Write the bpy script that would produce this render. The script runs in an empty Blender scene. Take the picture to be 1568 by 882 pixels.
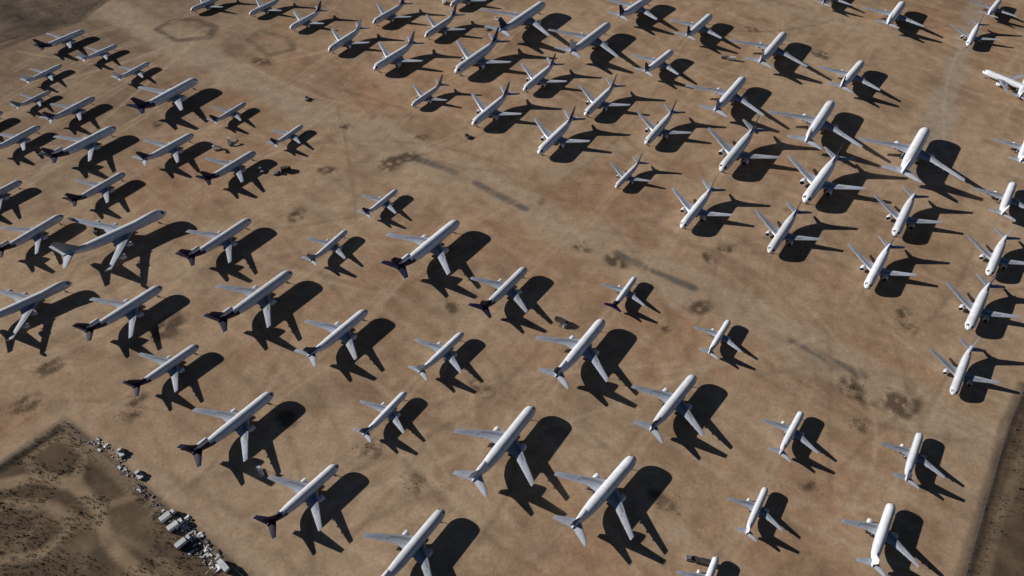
import bpy, bmesh, math, random, numpy as np
from mathutils import Matrix, Vector
random.seed(7); rng=np.random.default_rng(11)
sc=bpy.context.scene
# ------------------------------------------------------------------ survey of the airfield
PITCH,ROLL,FOC,HC=math.radians(49.69),math.radians(3.05),1002.9,311.3
FW=np.array([0,math.cos(PITCH),-math.sin(PITCH)]);R0=np.array([1.,0,0]);U0=np.array([0,math.sin(PITCH),math.cos(PITCH)])
RT=math.cos(ROLL)*R0+math.sin(ROLL)*U0; UP=-math.sin(ROLL)*R0+math.cos(ROLL)*U0
def G(u,v,z=0.0):
    d=FOC*FW+(u-784)*RT-(v-441)*UP
    t=(z-HC)/d[2]
    return np.array([d[0]*t,d[1]*t])
def GL(pts): return [G(*p) for p in pts]
# ------------------------------------------------------------------ materials
def newmat(name):
    m=bpy.data.materials.new(name);m.use_nodes=True
    nt=m.node_tree;b=nt.nodes['Principled BSDF'];return m,nt,b
def N(nt,t,**kw):
    n=nt.nodes.new(t)
    for k,v in kw.items():setattr(n,k,v)
    return n
def paint(name,col,rough=.45,var=.15,metal=0.,windows=None,dirt=(.30,.24,.18),scale=.35,panels=None):
    m,nt,b=newmat(name);L=nt.links
    tc=N(nt,'ShaderNodeTexCoord');no=N(nt,'ShaderNodeTexNoise');no.inputs['Scale'].default_value=scale;no.inputs['Detail'].default_value=6
    mp=N(nt,'ShaderNodeMapping');mp.inputs['Scale'].default_value=(1.6,.5,1.6)
    oi=N(nt,'ShaderNodeObjectInfo')
    ad=N(nt,'ShaderNodeVectorMath',operation='ADD');sc_=N(nt,'ShaderNodeVectorMath',operation='SCALE');sc_.inputs['Scale'].default_value=.37
    L.new(oi.outputs['Location'],sc_.inputs[0]);L.new(tc.outputs['Object'],mp.inputs['Vector'])
    L.new(mp.outputs[0],ad.inputs[0]);L.new(sc_.outputs[0],ad.inputs[1]);L.new(ad.outputs[0],no.inputs['Vector'])
    cr=N(nt,'ShaderNodeMapRange');cr.inputs['From Min'].default_value=.42;cr.inputs['From Max'].default_value=.75;cr.inputs['To Min'].default_value=0;cr.inputs['To Max'].default_value=var*2.2
    L.new(no.outputs['Fac'],cr.inputs['Value'])
    mx=N(nt,'ShaderNodeMix',data_type='RGBA');mx.inputs['A'].default_value=(*col,1);mx.inputs['B'].default_value=(*dirt,1)
    L.new(cr.outputs[0],mx.inputs['Factor'])
    out=mx.outputs['Result']
    mr=N(nt,'ShaderNodeMapRange');mr.inputs['To Min'].default_value=.82;mr.inputs['To Max'].default_value=1.05
    L.new(oi.outputs['Random'],mr.inputs['Value'])
    m2=N(nt,'ShaderNodeVectorMath',operation='SCALE');L.new(out,m2.inputs[0]);L.new(mr.outputs[0],m2.inputs['Scale']);out=m2.outputs[0]
    if windows or panels:
        sp=N(nt,'ShaderNodeSeparateXYZ');L.new(tc.outputs['Object'],sp.inputs[0])
    if panels: # skin joints ringing the fuselage
        a1=N(nt,'ShaderNodeMath',operation='MULTIPLY');a1.inputs[1].default_value=1/panels;L.new(sp.outputs['Y'],a1.inputs[0])
        a2=N(nt,'ShaderNodeMath',operation='FRACT');L.new(a1.outputs[0],a2.inputs[0])
        a3=N(nt,'ShaderNodeMath',operation='LESS_THAN');a3.inputs[1].default_value=.05;L.new(a2.outputs[0],a3.inputs[0])
        a4=N(nt,'ShaderNodeMath',operation='MULTIPLY');a4.inputs[1].default_value=.35;L.new(a3.outputs[0],a4.inputs[0])
        m4=N(nt,'ShaderNodeMix',data_type='RGBA');m4.inputs['B'].default_value=(.3,.32,.36,1)
        L.new(a4.outputs[0],m4.inputs['Factor']);L.new(out,m4.inputs['A']);out=m4.outputs['Result']
    if windows:
        g=N(nt,'ShaderNodeMath',operation='COMPARE');g.inputs[1].default_value=windows[0];g.inputs[2].default_value=windows[1];L.new(sp.outputs['Z'],g.inputs[0])
        y1=N(nt,'ShaderNodeMath',operation='MULTIPLY');y1.inputs[1].default_value=1.15;L.new(sp.outputs['Y'],y1.inputs[0])
        y2=N(nt,'ShaderNodeMath',operation='FRACT');L.new(y1.outputs[0],y2.inputs[0])
        y3=N(nt,'ShaderNodeMath',operation='LESS_THAN');y3.inputs[1].default_value=.5;L.new(y2.outputs[0],y3.inputs[0])
        y4=N(nt,'ShaderNodeMath',operation='COMPARE');y4.inputs[1].default_value=windows[2];y4.inputs[2].default_value=windows[3];L.new(sp.outputs['Y'],y4.inputs[0])
        q=N(nt,'ShaderNodeMath',operation='MULTIPLY');L.new(g.outputs[0],q.inputs[0]);L.new(y3.outputs[0],q.inputs[1])
        q2=N(nt,'ShaderNodeMath',operation='MULTIPLY');L.new(q.outputs[0],q2.inputs[0]);L.new(y4.outputs[0],q2.inputs[1])
        m3=N(nt,'ShaderNodeMix',data_type='RGBA');m3.inputs['B'].default_value=(.03,.035,.045,1)
        L.new(q2.outputs[0],m3.inputs['Factor']);L.new(out,m3.inputs['A']);out=m3.outputs['Result']
    L.new(out,b.inputs['Base Color']);b.inputs['Roughness'].default_value=rough;b.inputs['Metallic'].default_value=metal
    return m
WHITE=(.80,.84,.93)
M_metal=paint('bare_aluminium',(.60,.63,.69),.42,.12,.6)
M_wing=paint('wing_grey',(.42,.47,.58),.5,.14)
M_flap=paint('flap_grey',(.54,.59,.69),.55,.18)
M_wdark=paint('wing_walkway_grey',(.24,.27,.34),.6,.2)
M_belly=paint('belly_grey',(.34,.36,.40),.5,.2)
M_dark=paint('cockpit_glass',(.015,.018,.025),.2,.02)
M_intake=paint('engine_intake',(.03,.03,.035),.6,.02)
M_tyre=paint('rubber',(.025,.025,.025),.9,.1)
M_white=paint('white_tail',WHITE,.42,.10)
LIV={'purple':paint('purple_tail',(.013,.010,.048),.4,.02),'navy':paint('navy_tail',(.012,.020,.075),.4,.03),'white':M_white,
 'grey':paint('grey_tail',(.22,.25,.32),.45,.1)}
# ------------------------------------------------------------------ mesh helper
class MB:
    def __init__(s):s.v=[];s.f=[];s.m=[]
    def loft(s,rings,mat,closed=True,cap0=True,cap1=True,capm=None):
        n=len(rings[0]);base=len(s.v)
        for r in rings:s.v+=[tuple(p) for p in r]
        for i in range(len(rings)-1):
            for j in range(n if closed else n-1):
                k=(j+1)%n
                s.f.append((base+i*n+j,base+i*n+k,base+(i+1)*n+k,base+(i+1)*n+j))
                s.m.append(mat(i,j) if callable(mat) else mat)
        if cap0:s.f.append(tuple(base+j for j in range(n)));s.m.append(capm if capm is not None else (mat(0,0) if callable(mat) else mat))
        if cap1:s.f.append(tuple(base+(len(rings)-1)*n+j for j in range(n)));s.m.append(capm if capm is not None else (mat(len(rings)-2,0) if callable(mat) else mat))
    def box(s,c,d,mat,rot=None,taper=1.):
        b=[]
        for z in(-1,1):
            k=taper if z>0 else 1.
            b.append([(c[0]+x*d[0]/2*k,c[1]+y*d[1]/2*k,c[2]+z*d[2]/2) for x,y in((-1,-1),(1,-1),(1,1),(-1,1))])
        if rot is not None:
            ca,sa=math.cos(rot),math.sin(rot)
            b=[[(c[0]+(p[0]-c[0])*ca-(p[1]-c[1])*sa,c[1]+(p[0]-c[0])*sa+(p[1]-c[1])*ca,p[2]) for p in r] for r in b]
        s.loft(b,mat)
    def cyl(s,c,axis,r,l,mat,n=12):
        rings=[]
        for e in(-.5,.5):
            rg=[]
            for j in range(n):
                a=2*math.pi*j/n;p=[r*math.cos(a),r*math.sin(a)]
                o=list(c)
                ax=[i for i in range(3) if i!=axis]
                o[axis]+=e*l;o[ax[0]]+=p[0];o[ax[1]]+=p[1];rg.append(tuple(o))
            rings.append(rg)
        s.loft(rings,mat)
    def mesh(s,name,mats,smooth=True,ang=40):
        me=bpy.data.meshes.new(name);me.from_pydata(s.v,[],s.f)
        for m in mats:me.materials.append(m)
        me.polygons.foreach_set('material_index',s.m)
        bm=bmesh.new();bm.from_mesh(me);bmesh.ops.recalc_face_normals(bm,faces=bm.faces)
        if smooth:
            for f in bm.faces:f.smooth=True
            for e in bm.edges:
                if len(e.link_faces)==2 and e.calc_face_angle(0)>math.radians(ang):e.smooth=False
        bm.to_mesh(me);bm.free();return me
def put(name,me,loc,rz=0.,s=1.,parent=None):
    o=bpy.data.objects.new(name,me);sc.collection.objects.link(o);o.location=loc;o.rotation_euler=(0,0,rz);o.scale=(s,s,s)
    return o
# ------------------------------------------------------------------ aircraft
PROF=[(0,.04,-.26),(.004,.20,-.25),(.012,.38,-.21),(.024,.57,-.15),(.036,.70,-.10),(.052,.82,-.06),(.075,.93,-.02),(.105,.99,0),(.14,1,0),(.3,1,0),(.5,1,0),(.64,1,0),(.70,.95,.04),(.76,.87,.12),(.81,.77,.20),(.85,.66,.31),(.90,.50,.45),(.94,.36,.58),(.975,.22,.68),(1,.07,.74)]
AF=[0,.05,.22,.5,.76,1.];AU=[0,.40,.58,.5,.27,.02];AL=[0,-.28,-.4,-.3,-.12,-.02]
def airliner(kind,livery,purple_body=False):
    mb=MB()
    P=dict(T=dict(L=54,R=3.2,gz=5.7,span=49,sw=36,rc=.215,eng=[.34],er=1.5,pass_=0),
           B=dict(L=58,R=3.2,gz=5.8,span=60,sw=33,rc=.20,eng=[.33],er=1.75,pass_=1),
           W=dict(L=48,R=2.9,gz=5.2,span=45,sw=31,rc=.21,eng=[.33],er=1.45,pass_=1),
           N=dict(L=37,R=2.1,gz=3.75,span=34.5,sw=26,rc=.19,eng=[.34],er=1.05,pass_=1),
           J=dict(L=68,R=3.3,gz=6.2,span=62,sw=40,rc=.23,eng=[.38,.68],er=1.4,pass_=1))[kind]
    L,R,gz=P['L'],P['R'],P['gz'];hs=P['span']/2
    Y=lambda t:L*(.5-t)
    n=24;rings=[]
    for t,rf,zo in PROF:
        rg=[]
        for j in range(n):
            a=2*math.pi*(j+.5)/n
            x=R*rf*math.sin(a);z=gz+R*zo+R*rf*math.cos(a)
            if kind=='J' and math.cos(a)>0:
                hb=max(0,1-abs((t-.13)/.15)**2.4) if t<.28 else 0
                if t<.13:hb=min(1,max(0,(t-.015)/.05))
                z+=R*.38*hb*math.cos(a)*rf; x*=(1-.12*hb*math.cos(a))
            rg.append((x,Y(t),z))
        rings.append(rg)
    def fm(i,j):
        t=(PROF[i][0]+PROF[i+1][0])/2;a=2*math.pi*(j+1)/n;c=math.cos(a)
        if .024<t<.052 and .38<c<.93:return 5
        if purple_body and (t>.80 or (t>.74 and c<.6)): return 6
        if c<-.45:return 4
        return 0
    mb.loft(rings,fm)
    fr=[]
    for t,k in((.33,.3),(.37,.85),(.42,1.),(.54,1.),(.59,.8),(.64,.3)):
        fr.append([(R*1.04*k*math.sin(a)*1.0,Y(t),gz-.42*R+R*.70*k*math.cos(a)) for a in [2*math.pi*j/14 for j in range(14)]])
    mb.loft(fr,4)
    dih=math.tan(math.radians(5.5));sw=math.tan(math.radians(P['sw']))
    y0=Y(.33);zr=gz-.55*R;rc=P['rc']*L
    kx=.36*hs
    tc=.26*rc
    def wst(x):
        le=y0-x*sw
        te0=y0-rc
        tek=te0-kx*.06;tet=y0-hs*sw-tc
        te=te0+(tek-te0)*x/kx if x<kx else tek+(tet-tek)*(x-kx)/(hs-kx)
        return le,le-te
    for sd in(1,-1):
        rgs=[]
        for x in(0,R*.9,kx*.7,kx,hs*.55,hs*.58,hs*.8,hs*.985,hs):
            le,c=wst(x);z=zr+x*dih+ (x/hs)**2*.02*hs;th=c*(.13-.04*x/hs)
            if x==hs:th*=.3;c*=.8
            up=[(sd*x,le-c*a,z+th*b) for a,b in zip(AF,AU)]
            lo=[(sd*x,le-c*a,z+th*b) for a,b in zip(AF,AL)]
            rgs.append(up+lo[::-1])
        def wm(i,j):
            if j==5 or j==11:return 2
            k=min(j if j<5 else 10-j,4)
            if k==2 and i in(1,2,3):return 10
            if k==3 and i in(4,):return 10
            return (2,3,3,3,7)[k]
        mb.loft(rgs,wm)
        for fx in(.28,.46,.62,.76):
            x=fx*hs;le,c=wst(x);z=zr+x*dih+(x/hs)**2*.02*hs-.06*c
            rr=[]
            for q,k in((0,.1),(.25,.9),(.6,1),(1,.1)):
                rr.append([(sd*x+.28*k*math.cos(a),le-c*(.62+.46*q),z+.32*k*math.sin(a)) for a in [2*math.pi*j/8 for j in range(8)]])
            mb.loft(rr,3)
        if kind=='J':
            le,c=wst(hs);z=zr+hs*dih+.02*hs
            mb.loft([[(sd*hs,le-c*.2,z),(sd*hs+sd*.12,le-c*.5,z),(sd*hs,le-c*.95,z),(sd*hs-sd*.12,le-c*.5,z)],
                     [(sd*(hs+.7),le-c*.7-.2,z+1.9),(sd*(hs+.75),le-c*.9,z+1.9),(sd*(hs+.7),le-c*1.1-.2,z+1.9),(sd*(hs+.65),le-c*.9,z+1.9)]],3)
    def engine(cx,yf,cz,r,ln,pyl=None):
        pr=[(.25,.80,8),(.06,.86,2),(0,.95,2),(.03,1.03,0),(.2,1.1,0),(.5,1.08,0),(.72,.92,0),(.74,.66,2),(.95,.48,2),(.96,.33,8),(1.1,.05,2)]
        rg=[[(cx+r*k*math.sin(a),yf-ln*t,cz+r*k*math.cos(a)) for a in [2*math.pi*j/16 for j in range(16)]] for t,k,_ in pr]
        mb.loft(rg,lambda i,j:pr[i][2],capm=8)
        mb.loft([[(cx+r*k*math.sin(a),yf-ln*t,cz+r*k*math.cos(a)) for a in [2*math.pi*j/8 for j in range(8)]] for t,k in((.13,.03),(.24,.25))],4)
        if pyl:
            (py0,py1,pz)=pyl
            mb.loft([[(cx-.18,yf-ln*.18,cz+r*.9),(cx+.18,yf-ln*.18,cz+r*.9),(cx+.18,yf-ln*.95,cz+r*.5),(cx-.18,yf-ln*.95,cz+r*.5)],
                     [(cx-.15,py0,pz),(cx+.15,py0,pz),(cx+.15,py1,pz-.1),(cx-.15,py1,pz-.1)]],3)
    er=P['er'];eln=er*3.4
    for e in P['eng']:
        for sd in(1,-1):
            x=e*hs;le,c=wst(x);z=zr+x*dih
            engine(sd*x,le+eln*.62,z-er*1.25,er,eln,(le-.1*c,le-.5*c,z-.02*c))
    fh=(.175 if kind!='N' else .19)*L; fz0=gz+R*.75;fc=.15*L;fy=Y(.815)
    if kind=='T':fh=.185*L;fc=.13*L;fy=Y(.835)
    if kind=='B':fh=.165*L
    ft=.055*L;fsw=math.tan(math.radians(42))
    rgs=[]
    for q in(0,.25,.5,.75,.97,1.):
        c=fc+(ft-fc)*q;y=fy-fh*q*fsw;z=fz0+fh*q;th=c*.10*(1 if q<1 else .3)
        up=[(th*b*.9,y-c*a,z) for a,b in zip(AF,AU)];lo=[(-th*b*.9,y-c*a,z) for a,b in zip(AF,AU)]
        rgs.append(up+lo[::-1])
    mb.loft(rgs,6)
    mb.loft([[(-.12,fy-fc*.1,fz0+.02*L),(.12,fy-fc*.1,fz0+.02*L),(.12,fy-fc*.1,gz+R*.5),(-.12,fy-fc*.1,gz+R*.5)],[(-.05,fy+.045*L,gz+R*.96),(.05,fy+.045*L,gz+R*.96),(.05,fy+.045*L,gz+R*.8),(-.05,fy+.045*L,gz+R*.8)]],6)
    sx=.185*L;sy=Y(.875);sz=gz+R*.62;c0=.115*L
    ssw=math.tan(math.radians(36 if kind!='N' else 31))
    for sd in(1,-1):
        rgs=[]
        for q in(0,.28,.6,.97,1.):
            c=c0*(1-.62*q);x=sx*q;th=c*.1*(1 if q<1 else .3);z=sz+x*math.tan(math.radians(6))
            up=[(sd*x,sy-x*ssw-c*a,z+th*b) for a,b in zip(AF,AU)];lo=[(sd*x,sy-x*ssw-c*a,z+th*b) for a,b in zip(AF,AL)]
            rgs.append(up+lo[::-1])
        mb.loft(rgs,lambda i,j:(6 if purple_body and i<3 else (2 if j in(0,10) else (3 if j in(1,2,8,9) else 7))))
    if kind=='T':
        engine(0,Y(.80),gz+R*1.52,1.35,.165*L)
        mb.box((0,Y(.86),gz+R*.95),(.9,.07*L,R*.6),6)
    def bogie(x,y,wr,pairs,h):
        mb.cyl((x,y,(h+wr)/2),2,.22,h-wr,3,8)
        for p in pairs:
            for sx_ in(-.55,.55):mb.cyl((x+sx_*wr*1.1,y+p,wr),0,wr,wr*.7,9,14)
            mb.cyl((x,y+p,wr),0,.12,wr*1.4,3,6)
    wr=.42 if kind=='N' else .6
    bogie(0,Y(.11),wr*.8,(0,),gz-R*.85)
    gx=R*1.35
    for sd in(1,-1):
        bogie(sd*gx,Y(.52),wr,(0,) if kind=='N' else(-.75,.75),gz-.4*R)
        if kind=='J':bogie(sd*gx*.5,Y(.56),wr,(-.75,.75),gz-.6*R)
    win=None
    if P['pass_']:win=(gz+.22*R,.19,L*.06,L*.33)
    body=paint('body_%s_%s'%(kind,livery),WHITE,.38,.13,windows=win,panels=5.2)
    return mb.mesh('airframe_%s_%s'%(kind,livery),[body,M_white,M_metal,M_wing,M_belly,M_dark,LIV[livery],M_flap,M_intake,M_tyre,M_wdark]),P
CACHE={}
def plane(nose,tail,kind=None,livery='white',name=None):
    hn,ht=5.,7.
    for _ in range(3):
        a=G(*nose,hn);b=G(*tail,ht);Lm=np.hypot(*(a-b));hn=.085*Lm;ht=.125*Lm
    if kind is None:kind='N' if Lm<43 else 'W'
    key=(kind,livery)
    if key not in CACHE:CACHE[key]=airliner(kind,livery,livery=='purple')
    me,P=CACHE[key]
    s=Lm/P['L'];s=min(max(s,.78),1.3)
    hd=math.degrees(math.atan2(a[1]-b[1],a[0]-b[0]))
    com=55. if abs(((hd-55+180)%360)-180)<60 else 235.
    if abs(((hd-com+180)%360)-180)<35: hd=com+.65*(((hd-com+180)%360)-180)
    mid=(a+b)/2
    nm=name or {'T':'cargo_airliner','J':'jumbo_jet'}.get(kind,'cargo_airliner' if livery=='purple' else 'passenger_airliner')
    put(nm,me,(mid[0],mid[1],0),math.radians(hd-90),s)
    PL.append((mid[0],mid[1],math.radians(hd),Lm))
PL=[]
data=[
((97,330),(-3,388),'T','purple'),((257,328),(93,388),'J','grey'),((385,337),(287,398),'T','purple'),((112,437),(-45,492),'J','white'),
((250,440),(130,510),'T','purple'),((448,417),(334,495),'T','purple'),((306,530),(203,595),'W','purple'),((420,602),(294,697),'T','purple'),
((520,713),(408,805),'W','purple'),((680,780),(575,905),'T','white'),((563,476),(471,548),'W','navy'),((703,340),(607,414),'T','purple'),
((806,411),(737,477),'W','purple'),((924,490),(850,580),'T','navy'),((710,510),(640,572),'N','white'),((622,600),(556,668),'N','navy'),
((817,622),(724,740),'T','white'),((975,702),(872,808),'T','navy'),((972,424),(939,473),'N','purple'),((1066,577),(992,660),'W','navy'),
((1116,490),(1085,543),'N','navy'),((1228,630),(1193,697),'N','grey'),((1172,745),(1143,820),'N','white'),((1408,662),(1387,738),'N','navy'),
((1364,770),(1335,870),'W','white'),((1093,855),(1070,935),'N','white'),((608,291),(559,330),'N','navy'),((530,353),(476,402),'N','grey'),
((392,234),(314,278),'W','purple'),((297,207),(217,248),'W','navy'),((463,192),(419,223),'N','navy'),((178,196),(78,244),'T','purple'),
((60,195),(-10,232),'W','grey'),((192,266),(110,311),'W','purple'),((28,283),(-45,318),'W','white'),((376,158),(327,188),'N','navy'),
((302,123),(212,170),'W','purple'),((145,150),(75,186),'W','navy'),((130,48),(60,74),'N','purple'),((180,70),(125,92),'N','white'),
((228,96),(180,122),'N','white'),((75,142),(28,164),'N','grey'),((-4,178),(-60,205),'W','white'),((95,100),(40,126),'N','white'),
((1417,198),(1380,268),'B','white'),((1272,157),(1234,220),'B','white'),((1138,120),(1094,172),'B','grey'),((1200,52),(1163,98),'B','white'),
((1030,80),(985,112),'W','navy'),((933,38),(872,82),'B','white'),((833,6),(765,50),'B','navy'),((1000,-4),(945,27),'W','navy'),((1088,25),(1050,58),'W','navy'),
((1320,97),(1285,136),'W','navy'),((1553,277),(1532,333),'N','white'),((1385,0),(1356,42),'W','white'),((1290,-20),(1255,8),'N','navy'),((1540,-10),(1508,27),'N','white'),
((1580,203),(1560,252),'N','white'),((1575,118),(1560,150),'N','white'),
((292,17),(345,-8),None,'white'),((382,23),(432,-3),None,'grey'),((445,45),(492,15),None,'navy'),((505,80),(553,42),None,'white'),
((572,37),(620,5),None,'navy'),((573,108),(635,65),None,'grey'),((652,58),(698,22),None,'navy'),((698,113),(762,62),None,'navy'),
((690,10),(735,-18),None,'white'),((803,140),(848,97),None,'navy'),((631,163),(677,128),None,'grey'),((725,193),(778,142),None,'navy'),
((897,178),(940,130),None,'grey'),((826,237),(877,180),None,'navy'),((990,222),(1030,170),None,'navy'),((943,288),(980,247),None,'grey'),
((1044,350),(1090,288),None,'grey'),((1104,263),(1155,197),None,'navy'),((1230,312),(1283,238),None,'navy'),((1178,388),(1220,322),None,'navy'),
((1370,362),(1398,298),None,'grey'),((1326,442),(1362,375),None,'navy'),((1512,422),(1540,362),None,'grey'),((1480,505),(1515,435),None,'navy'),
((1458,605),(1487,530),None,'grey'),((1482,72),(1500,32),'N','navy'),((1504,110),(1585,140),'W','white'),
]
for d in data:plane(*d)
# ------------------------------------------------------------------ ground sheet
def hsh(ix,iy,seed):
    h=(ix.astype(np.int64)*374761393+iy.astype(np.int64)*668265263+seed*982451653)&0x7fffffff
    h=((h^(h>>13))*1274126177)&0x7fffffff
    return ((h^(h>>16))&0xffff)/65535.
def vn(x,y,s,seed):
    x=x/s;y=y/s;ix=np.floor(x);iy=np.floor(y);fx=x-ix;fy=y-iy;fx=fx*fx*(3-2*fx);fy=fy*fy*(3-2*fy)
    a=hsh(ix,iy,seed);b=hsh(ix+1,iy,seed);c=hsh(ix,iy+1,seed);d=hsh(ix+1,iy+1,seed)
    return (a*(1-fx)+b*fx)*(1-fy)+(c*(1-fx)+d*fx)*fy
def fbm(x,y,s,seed,o=4):
    r=0;a=.5
    for i in range(o):r=r+a*vn(x,y,s/2**i,seed+i*17);a*=.5
    return r/(1-.5**o)
def coords(lo,hi,step,far):
    c=np.arange(lo,hi+step,step);e=[];d=step;q=hi+step
    while q<far:d*=1.5;q+=d;e.append(q)
    e2=[];d=step;q=lo
    while q>-far:d*=1.5;q-=d;e2.append(q)
    return np.array(e2[::-1]+list(c)+e)
xs=coords(-620,680,1.4,9000);ys=coords(60,830,1.4,9000)
X,Y_=np.meshgrid(xs,ys);x=X.ravel();y=Y_.ravel();nV=len(x)
def dist_pl(px,py,pts):
    d=np.full(px.shape,1e9)
    for (a,b) in zip(pts[:-1],pts[1:]):
        ab=b-a;t=np.clip(((px-a[0])*ab[0]+(py-a[1])*ab[1])/(ab@ab),0,1)
        d=np.minimum(d,np.hypot(px-a[0]-t*ab[0],py-a[1]-t*ab[1]))
    return d
def inside(px,py,poly):
    r=np.zeros(px.shape,bool);n=len(poly)
    for i in range(n):
        a=poly[i];b=poly[(i+1)%n]
        c=((a[1]>py)!=(b[1]>py))&(px<(b[0]-a[0])*(py-a[1])/((b[1]-a[1])+1e-12)+a[0])
        r^=c
    return r
qa=math.radians(27);xr=x*math.cos(qa)-y*math.sin(qa);yr=x*math.sin(qa)+y*math.cos(qa)
nz1=fbm(xr,yr,90,1,5);nz2=fbm(xr,yr,22,5,4);nz3=fbm(xr,yr,7,9,3);nz4=fbm(xr,yr,45,71,4)
ca,sa=math.cos(math.radians(-35)),math.sin(math.radians(-35))
uu=x*ca+y*sa;vv=-x*sa+y*ca
st=fbm(uu/9,vv,9,21,4);st2=fbm(uu,vv/7,10,33,4);st3=fbm(uu/4,vv,3.5,61,3)
base=np.array([.470,.318,.205]);lt=np.array([.55,.405,.28]);dk=np.array([.29,.192,.125]);red=np.array([.47,.278,.170])
col=np.tile(base,(nV,1))
def mixc(w,c):
    global col
    w=np.clip(w,0,1)[:,None];col=col*(1-w)+np.array(c)*w
sm=lambda v,a,b:np.clip((v-a)/(b-a),0,1)
mixc(sm(nz1,.48,.66)*.65,lt);mixc(sm(nz1,.46,.28)*.8,red);mixc(sm(nz4,.52,.70)*.45,dk);mixc(sm(nz2,.53,.74)*.5,dk);mixc(sm(nz2,.42,.2)*.4,lt);mixc(sm(st,.50,.70)*.5,lt);mixc(sm(st2,.54,.76)*.4,dk);mixc(sm(nz3,.55,.8)*.4*sm(nz4,.35,.6),dk);mixc(sm(st3,.58,.8)*.3,lt)
g=G(0,0);dd=np.hypot(x-g[0],y-g[1]);mixc(np.clip(1-dd/400,0,1)*.85*(.7+.6*nz2),(.165,.120,.085))  # browner soil at upper left, with a corner vignette painted into its colour
wob=(nz2-.5)*14+(nz3-.5)*5
def strip(px,w,c,s,soft=3.,wb=1.,world=False):
    pts=px if world else GL(px);lo=np.min(pts,0)-w-25;hi=np.max(pts,0)+w+25
    k=np.where((x>lo[0])&(x<hi[0])&(y>lo[1])&(y<hi[1]))[0]
    if len(k)==0:return
    d=dist_pl(x[k],y[k],pts)+wob[k]*wb
    ww=np.clip(1-(d-w/2)/soft,0,1)*s*(.5+.8*nz3[k])
    ww=np.clip(ww,0,1)[:,None];col[k]=col[k]*(1-ww)+np.array(c)*ww
strip([(60,-20),(180,22),(330,95),(480,170),(640,232),(800,312),(1000,415),(1180,500),(1340,585),(1520,690)],26,(.51,.395,.285),.6,8)
strip([(120,-10),(330,98),(480,178)],10,(.45,.35,.26),.5,5)
G1=(.185,.152,.128)
for s_ in ([(638,243),(665,252),(697,264)],[(728,280),(765,300),(805,320)],[(945,388),(1000,415),(1062,441)],[(1213,522),(1270,552),(1320,575)]):strip(s_,3.4,G1,1.,2.3,.22)
strip([(1500,-10),(1475,80),(1445,160),(1410,260)],15,(.42,.355,.285),.65,5)
strip([(1390,60),(1230,20),(1080,-15)],12,(.48,.37,.27),.5,6)
strip([(1000,215),(900,240),(840,275)],9,(.50,.385,.28),.5,6)
strip([(-30,520),(100,590),(250,680),(450,840)],26,(.48,.34,.23),.5,8)
for i in range(150):
    c=G(random.uniform(0,1568),random.uniform(0,882));an=math.radians(random.choice((55,-35,-35,20,-60))+random.gauss(0,12));p=np.array(c);pts=[p.copy()];cu=random.gauss(0,.07)
    for _ in range(random.randint(5,14)):
        p=p+13*np.array([math.cos(an),math.sin(an)]);an+=cu+random.gauss(0,.04);pts.append(p.copy())
    strip(pts,random.uniform(.6,1.6),random.choice(((.60,.46,.33),(.26,.182,.125),(.26,.182,.125))),random.uniform(.25,.5),1.6,.04,True)
for i in range(150):
    c=G(random.uniform(0,1568),random.uniform(0,882));k=np.where((abs(x-c[0])<30)&(abs(y-c[1])<30))[0]
    if len(k)==0:continue
    r=random.uniform(2,9);an=random.uniform(0,3.14);dx=x[k]-c[0];dy=y[k]-c[1];e1=dx*math.cos(an)+dy*math.sin(an);e2=-dx*math.sin(an)+dy*math.cos(an)
    d=np.hypot(e1,e2*1.8)+wob[k]*.6;ww=(np.clip(1-(d-r*.4)/(r*.8),0,1)*random.uniform(.2,.55))[:,None]
    col[k]=col[k]*(1-ww)+np.array(random.choice(((.20,.14,.095),(.28,.165,.10),(.54,.41,.30))))*ww
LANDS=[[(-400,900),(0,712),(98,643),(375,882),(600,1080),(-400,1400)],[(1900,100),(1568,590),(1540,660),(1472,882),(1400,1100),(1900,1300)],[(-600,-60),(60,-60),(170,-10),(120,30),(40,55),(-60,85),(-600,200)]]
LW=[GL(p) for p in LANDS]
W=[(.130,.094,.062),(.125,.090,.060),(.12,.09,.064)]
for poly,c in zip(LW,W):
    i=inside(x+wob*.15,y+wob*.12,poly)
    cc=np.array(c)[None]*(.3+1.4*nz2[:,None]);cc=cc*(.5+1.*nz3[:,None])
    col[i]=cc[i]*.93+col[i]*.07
TR=(.37,.27,.18)
strip([(-60,742),(0,742),(60,730),(115,742),(150,780),(165,830),(205,870),(250,900)],3.8,TR,.95,1.8,.12)
strip([(-60,790),(20,770),(80,775),(110,810),(60,850),(-10,860)],3.,TR,.75,1.8,.12)
strip([(60,730),(40,700),(90,668),(130,690),(115,742)],2.4,TR,.7,1.8,.12)
strip([(150,780),(205,760),(160,700)],2.2,TR,.65,1.8,.12)
strip([(80,775),(150,810),(220,840),(300,900)],1.6,TR,.5,1.8,.12)
strip([(0,716),(98,647),(375,886)],5,(.055,.042,.032),.95,2,.10)
strip([(-20,705),(96,634),(245,755),(400,890)],9,(.50,.37,.26),.5,4,.3)
strip([(1566,592),(1540,655),(1474,885)],4.5,(.055,.042,.032),.95,2,.10)
strip([(1590,640),(1530,790),(1500,900)],3,(.28,.205,.14),.6,2,.2)
strip([(1552,592),(1522,660),(1455,885)],6,(.50,.37,.26),.5,4,.3)
strip([(-40,90),(40,58),(120,32),(172,-8)],4,(.075,.058,.042),.8,3,.4)
strip([(240,45),(262,30),(300,30),(330,42),(318,58),(270,62),(240,45)],3,(.12,.09,.065),.8,3,.2)
strip([(380,60),(400,48),(440,58),(450,75),(410,85),(380,60)],2,(.16,.12,.08),.6,3,.2)
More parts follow.
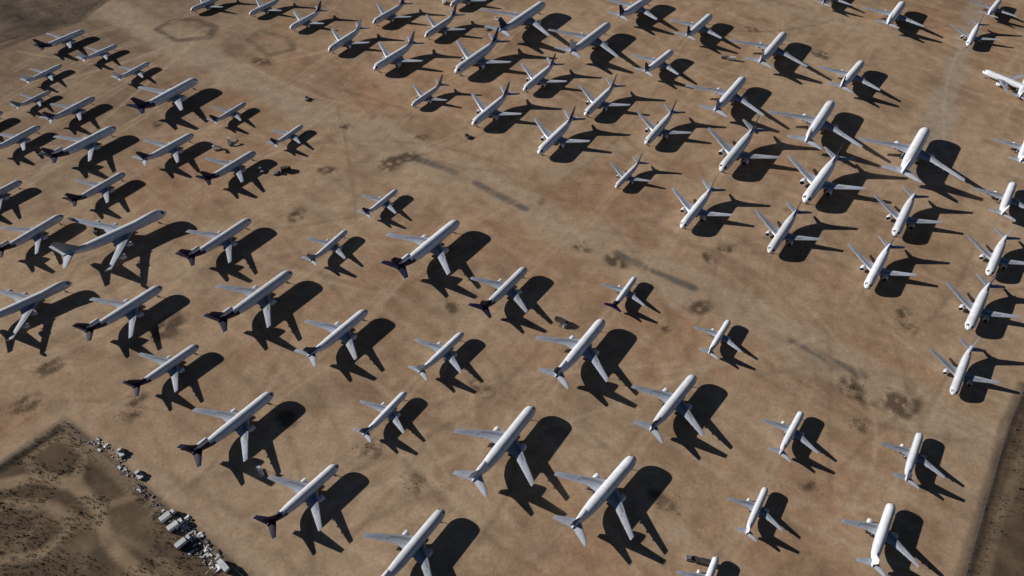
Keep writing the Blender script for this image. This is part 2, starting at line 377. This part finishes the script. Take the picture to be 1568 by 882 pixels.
strip([(935,320),(960,302),(1005,300),(1025,318),(1000,338),(955,335),(935,320)],2.5,(.31,.21,.14),.6,5,.6)
SP=[(1315,605,11),(1380,620,12),(600,250,12),(625,240,8),(890,378,8),(942,400,8),(1072,470,8),(1315,650,6),(1387,495,8),(648,210,7),(525,195,8),(1152,45,8),(1255,82,10),(1110,382,5),(742,595,9),(1240,745,6),(570,685,8),(1020,500,5),(500,262,7),(690,470,6),(1385,480,6),(860,495,4),(455,330,7),(400,95,10),(240,190,6),(1085,395,5),(1300,590,9),(80,560,8),(640,740,8),(1020,770,7),(440,640,6),(260,500,12),(35,620,9),(205,625,9)]
for u,v,r in SP:
    c=G(u,v);k=np.where((abs(x-c[0])<40)&(abs(y-c[1])<40))[0]
    an=random.uniform(0,3.14);dx=x[k]-c[0];dy=y[k]-c[1];e1=dx*math.cos(an)+dy*math.sin(an);e2=-dx*math.sin(an)+dy*math.cos(an)
    d=np.hypot(e1,e2*1.5)+wob[k]*.7
    ww=(np.clip(1-(d-r*.6)/(r*.6),0,1)*.9*np.clip((vn(x[k],y[k],3.4,77)-.25)*3,0,1))[:,None]
    col[k]=col[k]*(1-ww)+np.array((.13,.09,.06))*ww
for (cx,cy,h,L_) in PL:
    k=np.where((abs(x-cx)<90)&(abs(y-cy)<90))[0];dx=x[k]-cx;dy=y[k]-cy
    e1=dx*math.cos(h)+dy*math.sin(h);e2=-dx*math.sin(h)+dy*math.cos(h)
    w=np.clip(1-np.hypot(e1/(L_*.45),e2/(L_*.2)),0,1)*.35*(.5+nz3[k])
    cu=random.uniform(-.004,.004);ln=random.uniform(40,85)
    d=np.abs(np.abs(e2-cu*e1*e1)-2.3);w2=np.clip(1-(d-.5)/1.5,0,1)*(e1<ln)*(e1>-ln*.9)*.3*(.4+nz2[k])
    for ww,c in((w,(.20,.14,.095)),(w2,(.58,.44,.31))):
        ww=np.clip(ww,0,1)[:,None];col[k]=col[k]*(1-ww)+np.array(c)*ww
nx,ny=len(xs),len(ys)
idx=np.arange(nV).reshape(ny,nx)
quads=np.stack([idx[:-1,:-1],idx[:-1,1:],idx[1:,1:],idx[1:,:-1]],-1).reshape(-1,4)
me=bpy.data.meshes.new('desert_ground');me.vertices.add(nV);me.vertices.foreach_set('co',np.stack([x,y,np.zeros(nV)],1).ravel())
me.loops.add(quads.size);me.loops.foreach_set('vertex_index',quads.ravel());me.polygons.add(len(quads))
me.polygons.foreach_set('loop_start',np.arange(len(quads))*4);me.polygons.foreach_set('loop_total',np.full(len(quads),4))
me.update(calc_edges=True)
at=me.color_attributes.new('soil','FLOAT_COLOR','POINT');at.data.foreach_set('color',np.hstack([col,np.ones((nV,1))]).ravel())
m,nt,b=newmat('desert_soil');L=nt.links
a=N(nt,'ShaderNodeAttribute');a.attribute_name='soil'
tc=N(nt,'ShaderNodeTexCoord')
n1=N(nt,'ShaderNodeTexNoise');n1.inputs['Scale'].default_value=.55;n1.inputs['Detail'].default_value=8;n1.inputs['Roughness'].default_value=.7
n2=N(nt,'ShaderNodeTexNoise');n2.inputs['Scale'].default_value=.13;n2.inputs['Detail'].default_value=6
L.new(tc.outputs['Object'],n1.inputs[0]);L.new(tc.outputs['Object'],n2.inputs[0])
r1=N(nt,'ShaderNodeMapRange');r1.inputs['From Min'].default_value=.3;r1.inputs['From Max'].default_value=.7;r1.inputs['To Min'].default_value=.76;r1.inputs['To Max'].default_value=1.16;L.new(n1.outputs['Fac'],r1.inputs[0])
r2=N(nt,'ShaderNodeMapRange');r2.inputs['From Min'].default_value=.3;r2.inputs['From Max'].default_value=.7;r2.inputs['To Min'].default_value=.84;r2.inputs['To Max'].default_value=1.12;L.new(n2.outputs['Fac'],r2.inputs[0])
mm=N(nt,'ShaderNodeMath',operation='MULTIPLY');L.new(r1.outputs[0],mm.inputs[0]);L.new(r2.outputs[0],mm.inputs[1])
vs=N(nt,'ShaderNodeVectorMath',operation='SCALE');L.new(a.outputs['Color'],vs.inputs[0]);L.new(mm.outputs[0],vs.inputs['Scale']);L.new(vs.outputs[0],b.inputs['Base Color'])
b.inputs['Roughness'].default_value=.95;b.inputs['Specular IOR Level'].default_value=.1
bp=N(nt,'ShaderNodeBump');bp.inputs['Strength'].default_value=.25;bp.inputs['Distance'].default_value=.25;L.new(n1.outputs['Fac'],bp.inputs['Height']);L.new(bp.outputs[0],b.inputs['Normal'])
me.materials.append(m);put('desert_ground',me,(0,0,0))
# ------------------------------------------------------------------ scrub, as one object
M_scrub=paint('dry_scrub',(.075,.060,.036),.95,.3,dirt=(.14,.105,.06),scale=.2)
mb=MB()
def tuft(cx,cy,s):
    for _ in range(8):
        a=random.uniform(0,6.28);r=s*random.uniform(0,.7);h=s*random.uniform(.1,.8)
        c=Vector((cx+r*math.cos(a),cy+r*math.sin(a),h));q=s*random.uniform(.25,.5)
        v=[c+Vector((random.uniform(-q,q),random.uniform(-q,q),random.uniform(-q,q)*.8)) for _ in range(3)]
        v=[Vector((p.x,p.y,max(p.z,.02))) for p in v]
        k=len(mb.v);mb.v+=[tuple(p) for p in v];mb.f.append((k,k+1,k+2));mb.m.append(0)
def fillp(poly,cnt,bx):
    pts=rng.uniform((bx[0],bx[1]),(bx[2],bx[3]),(cnt,2))
    ok=inside(pts[:,0],pts[:,1],poly)&(vn(pts[:,0],pts[:,1],14,55)>.38)
    for p in pts[ok]:tuft(p[0],p[1],random.uniform(.3,.95)*(1.6 if random.random()<.1 else 1))
a0=G(0,712);fillp(LW[0],16000,(a0[0]-60,60,a0[0]+180,a0[1]+60))
a1=G(1472,882);fillp(LW[1],7000,(a1[0]-10,80,a1[0]+130,330))
a2=G(0,60);fillp(LW[2],7000,(a2[0]-120,a2[1]-60,a2[0]+190,a2[1]+180))
for u,v,r in SP:
    c=G(u,v)
    for _ in range(int(r*9)):tuft(c[0]+random.gauss(0,r*.55),c[1]+random.gauss(0,r*.4),random.uniform(.2,.6))
for _ in range(1500):
    c=G(random.uniform(0,1568),random.uniform(0,882));tuft(c[0],c[1],random.uniform(.15,.4))
put('desert_scrub',mb.mesh('desert_scrub',[M_scrub],False),(0,0,0))
# ------------------------------------------------------------------ perimeter fences
M_post=paint('galvanised_steel',(.25,.25,.25),.6,.2,.5)
def fence(px):
    mb=MB();pts=GL(px)
    for a,b in zip(pts[:-1],pts[1:]):
        n=int(np.hypot(*(b-a))/4);an=math.atan2(b[1]-a[1],b[0]-a[0])
        for i in range(n+1):
            p=a+(b-a)*i/n;mb.cyl((p[0],p[1],1.2),2,.05,2.4,0,6)
        mid=(a+b)/2
        for h in np.arange(.3,2.5,.3):mb.box((mid[0],mid[1],h),(np.hypot(*(b-a)),.03,.03),0,an)
    put('perimeter_fence',mb.mesh('perimeter_fence',[M_post],False),(0,0,0))
fence([(-60,752),(97,646),(376,886),(440,940)]);fence([(1567,592),(1541,655),(1474,885),(1462,920)])
# ------------------------------------------------------------------ scrap piles of aircraft parts
M_s1=paint('scrap_white',(.78,.81,.86),.5,.15);M_s2=paint('scrap_metal',(.30,.31,.34),.45,.25,.3);M_s3=paint('scrap_dark',(.04,.04,.045),.7,.1)
def pile(px,cnt,wd,smin,smax,whites=3):
    mb=MB();pts=GL(px)
    for _ in range(cnt):
        i=random.randrange(len(pts)-1);q=random.random();p=pts[i]*(1-q)+pts[i+1]*q
        x_,y_=p[0]+random.gauss(0,wd),p[1]+random.gauss(0,wd);k=random.random();mt=random.choice([0]*whites+[1,2,2])
        an=random.choice((-.7,.87,-.7,.87))+random.gauss(0,.25);s=random.uniform(smin,smax)
        if k<.2:
            w_,l_=s*1.1,s*1.3;ca_,sa_=math.cos(an),math.sin(an);rg=[]
            for e in(-l_,l_):
                r_=[]
                for t in np.linspace(-1,1,6):
                    X_,Z_=w_*t,.15+.5*s*(1-t*t);r_.append((x_+X_*ca_-e*sa_,y_+X_*sa_+e*ca_,Z_))
                rg.append(r_)
            mb.loft(rg,mt,closed=False,cap0=False,cap1=False)
        elif k<.3:mb.cyl((x_,y_,s*.4),random.choice((0,1)),s*.4,s*1.2,mt,10)
        else:mb.box((x_,y_,s*.3),(s*random.uniform(1.,2.6),s*random.uniform(.4,1.),s*.6),mt,an,random.uniform(.85,1))
    put('scrap_pile',mb.mesh('scrap_pile',[M_s1,M_s2,M_s3],False),(0,0,0))
pile([(272,795),(290,812),(312,842),(332,872)],170,1.9,.35,1.0,5)
pile([(142,674),(160,682),(185,705),(208,738)],70,1.0,.3,.8,2);pile([(212,745),(250,785)],40,1.2,.3,.8,1)
pile([(362,215),(350,224)],14,.9,.3,.9,1)
# ------------------------------------------------------------------ ground vehicles
def truck(u,v,rz,col,name='service_truck'):
    mb=MB();mb.box((0,0,.75),(2.2,7.2,.3),2);mb.box((0,2.7,1.75),(2.3,1.8,1.7),0,taper=.88);mb.box((0,2.72,2.05),(2.16,1.9,.55),1)
    mb.box((0,-.9,2.05),(2.45,5.0,2.3),0,taper=.97)
    for yy in(2.4,-1.6,-2.7):
        for xx in(-1.05,1.05):mb.cyl((xx,yy,.5),0,.5,.35,2,12)
    p=G(u,v);put(name,mb.mesh(name,[col,M_dark,M_tyre]),(p[0],p[1],0),rz)
def tug(u,v,rz,col):
    mb=MB();mb.box((0,0,.85),(2.4,5.4,.9),0,taper=.93);mb.box((0,1.2,1.75),(1.8,1.6,.9),1,taper=.85);mb.box((0,1.2,2.24),(1.7,1.5,.08),0)
    mb.cyl((0,-3.6,.5),1,.09,2.,1,6)
    for yy in(1.7,-1.7):
        for xx in(-1.1,1.1):mb.cyl((xx,yy,.55),0,.55,.4,2,12)
    p=G(u,v);put('tow_tractor',mb.mesh('tow_tractor',[col,M_dark,M_tyre]),(p[0],p[1],0),rz)
def stairs(u,v,rz):
    mb=MB();mb.box((0,0,.7),(2.,6.,.35),1)
    for i in range(9):mb.box((0,-2.4+i*.5,1.0+i*.33),(1.5,.5,.12),0)
    for sx_ in(-.8,.8):
        mb.loft([[(sx_-.04,-2.6,.9),(sx_+.04,-2.6,.9),(sx_+.04,-2.6,1.9),(sx_-.04,-2.6,1.9)],[(sx_-.04,2.2,3.6),(sx_+.04,2.2,3.6),(sx_+.04,2.2,4.7),(sx_-.04,2.2,4.7)]],0)
    mb.box((0,2.6,3.7),(1.7,1.2,.12),0)
    for yy in(1.9,-1.9):
        for xx in(-.95,.95):mb.cyl((xx,yy,.45),0,.45,.3,2,12)
    for xx in(-.6,.6):mb.box((xx,2.2,2.2),(.12,.12,3.),1)
    p=G(u,v);put('boarding_stairs',mb.mesh('boarding_stairs',[M_s1,M_s2,M_tyre]),(p[0],p[1],0),rz)
truck(858,493,1.0,M_s3);tug(868,499,2.,M_s2);tug(1068,858,1.3,M_s3);tug(1058,856,1.5,M_s2);truck(1076,862,1.4,M_s3);tug(716,210,.6,M_s3)
truck(438,261,-1.1,M_s3);tug(424,266,-1.0,M_s2);stairs(352,220,.4);stairs(334,229,2.);truck(1120,92,1.5,M_s1);truck(1110,90,1.4,M_s2);tug(745,45,.3,M_s2)
stairs(400,725,.6);tug(760,30,.9,M_s1);truck(150,355,.3,M_s3);tug(470,152,.3,M_s2);truck(680,5,.3,M_s1);tug(400,262,.7,M_s2)
for (u,v,r) in((258,792,-.7),(270,806,-.75),(282,832,-.7),(344,868,.9)):truck(u,v,r,M_s1)
tug(214,728,.8,M_s1);tug(186,694,.7,M_s1)
# ------------------------------------------------------------------ light, sky, camera
el=math.radians(20.6);az=math.radians(-12.)
d=Vector((math.cos(el)*math.cos(az),math.cos(el)*math.sin(az),-math.sin(el)))
sl=bpy.data.lights.new('sun','SUN');sl.energy=5;sl.angle=math.radians(.5);sl.color=(1,.945,.86)
so=bpy.data.objects.new('sun',sl);sc.collection.objects.link(so);so.rotation_euler=d.to_track_quat('-Z','Y').to_euler();so.location=(-200,100,300)
w=bpy.data.worlds.new("World");sc.world=w;w.use_nodes=True;nt=w.node_tree;bg=nt.nodes['Background']
sk=nt.nodes.new('ShaderNodeTexSky');sk.sky_type='NISHITA';sk.sun_disc=False;sk.sun_elevation=el
sk.sun_rotation=math.atan2(-d.x,-d.y);sk.altitude=2500;sk.air_density=.8;sk.dust_density=.2
nt.links.new(sk.outputs[0],bg.inputs[0]);bg.inputs[1].default_value=.03
sc.view_settings.view_transform='Standard';sc.view_settings.look='None';sc.view_settings.exposure=0
cd=bpy.data.cameras.new("aerial_camera");co=bpy.data.objects.new("aerial_camera",cd);sc.collection.objects.link(co);sc.camera=co
co.matrix_world=Matrix(((RT[0],UP[0],-FW[0],0),(RT[1],UP[1],-FW[1],0),(RT[2],UP[2],-FW[2],HC),(0,0,0,1)))
cd.lens=FOC/1568*36;cd.sensor_width=36;cd.clip_start=1;cd.clip_end=30000
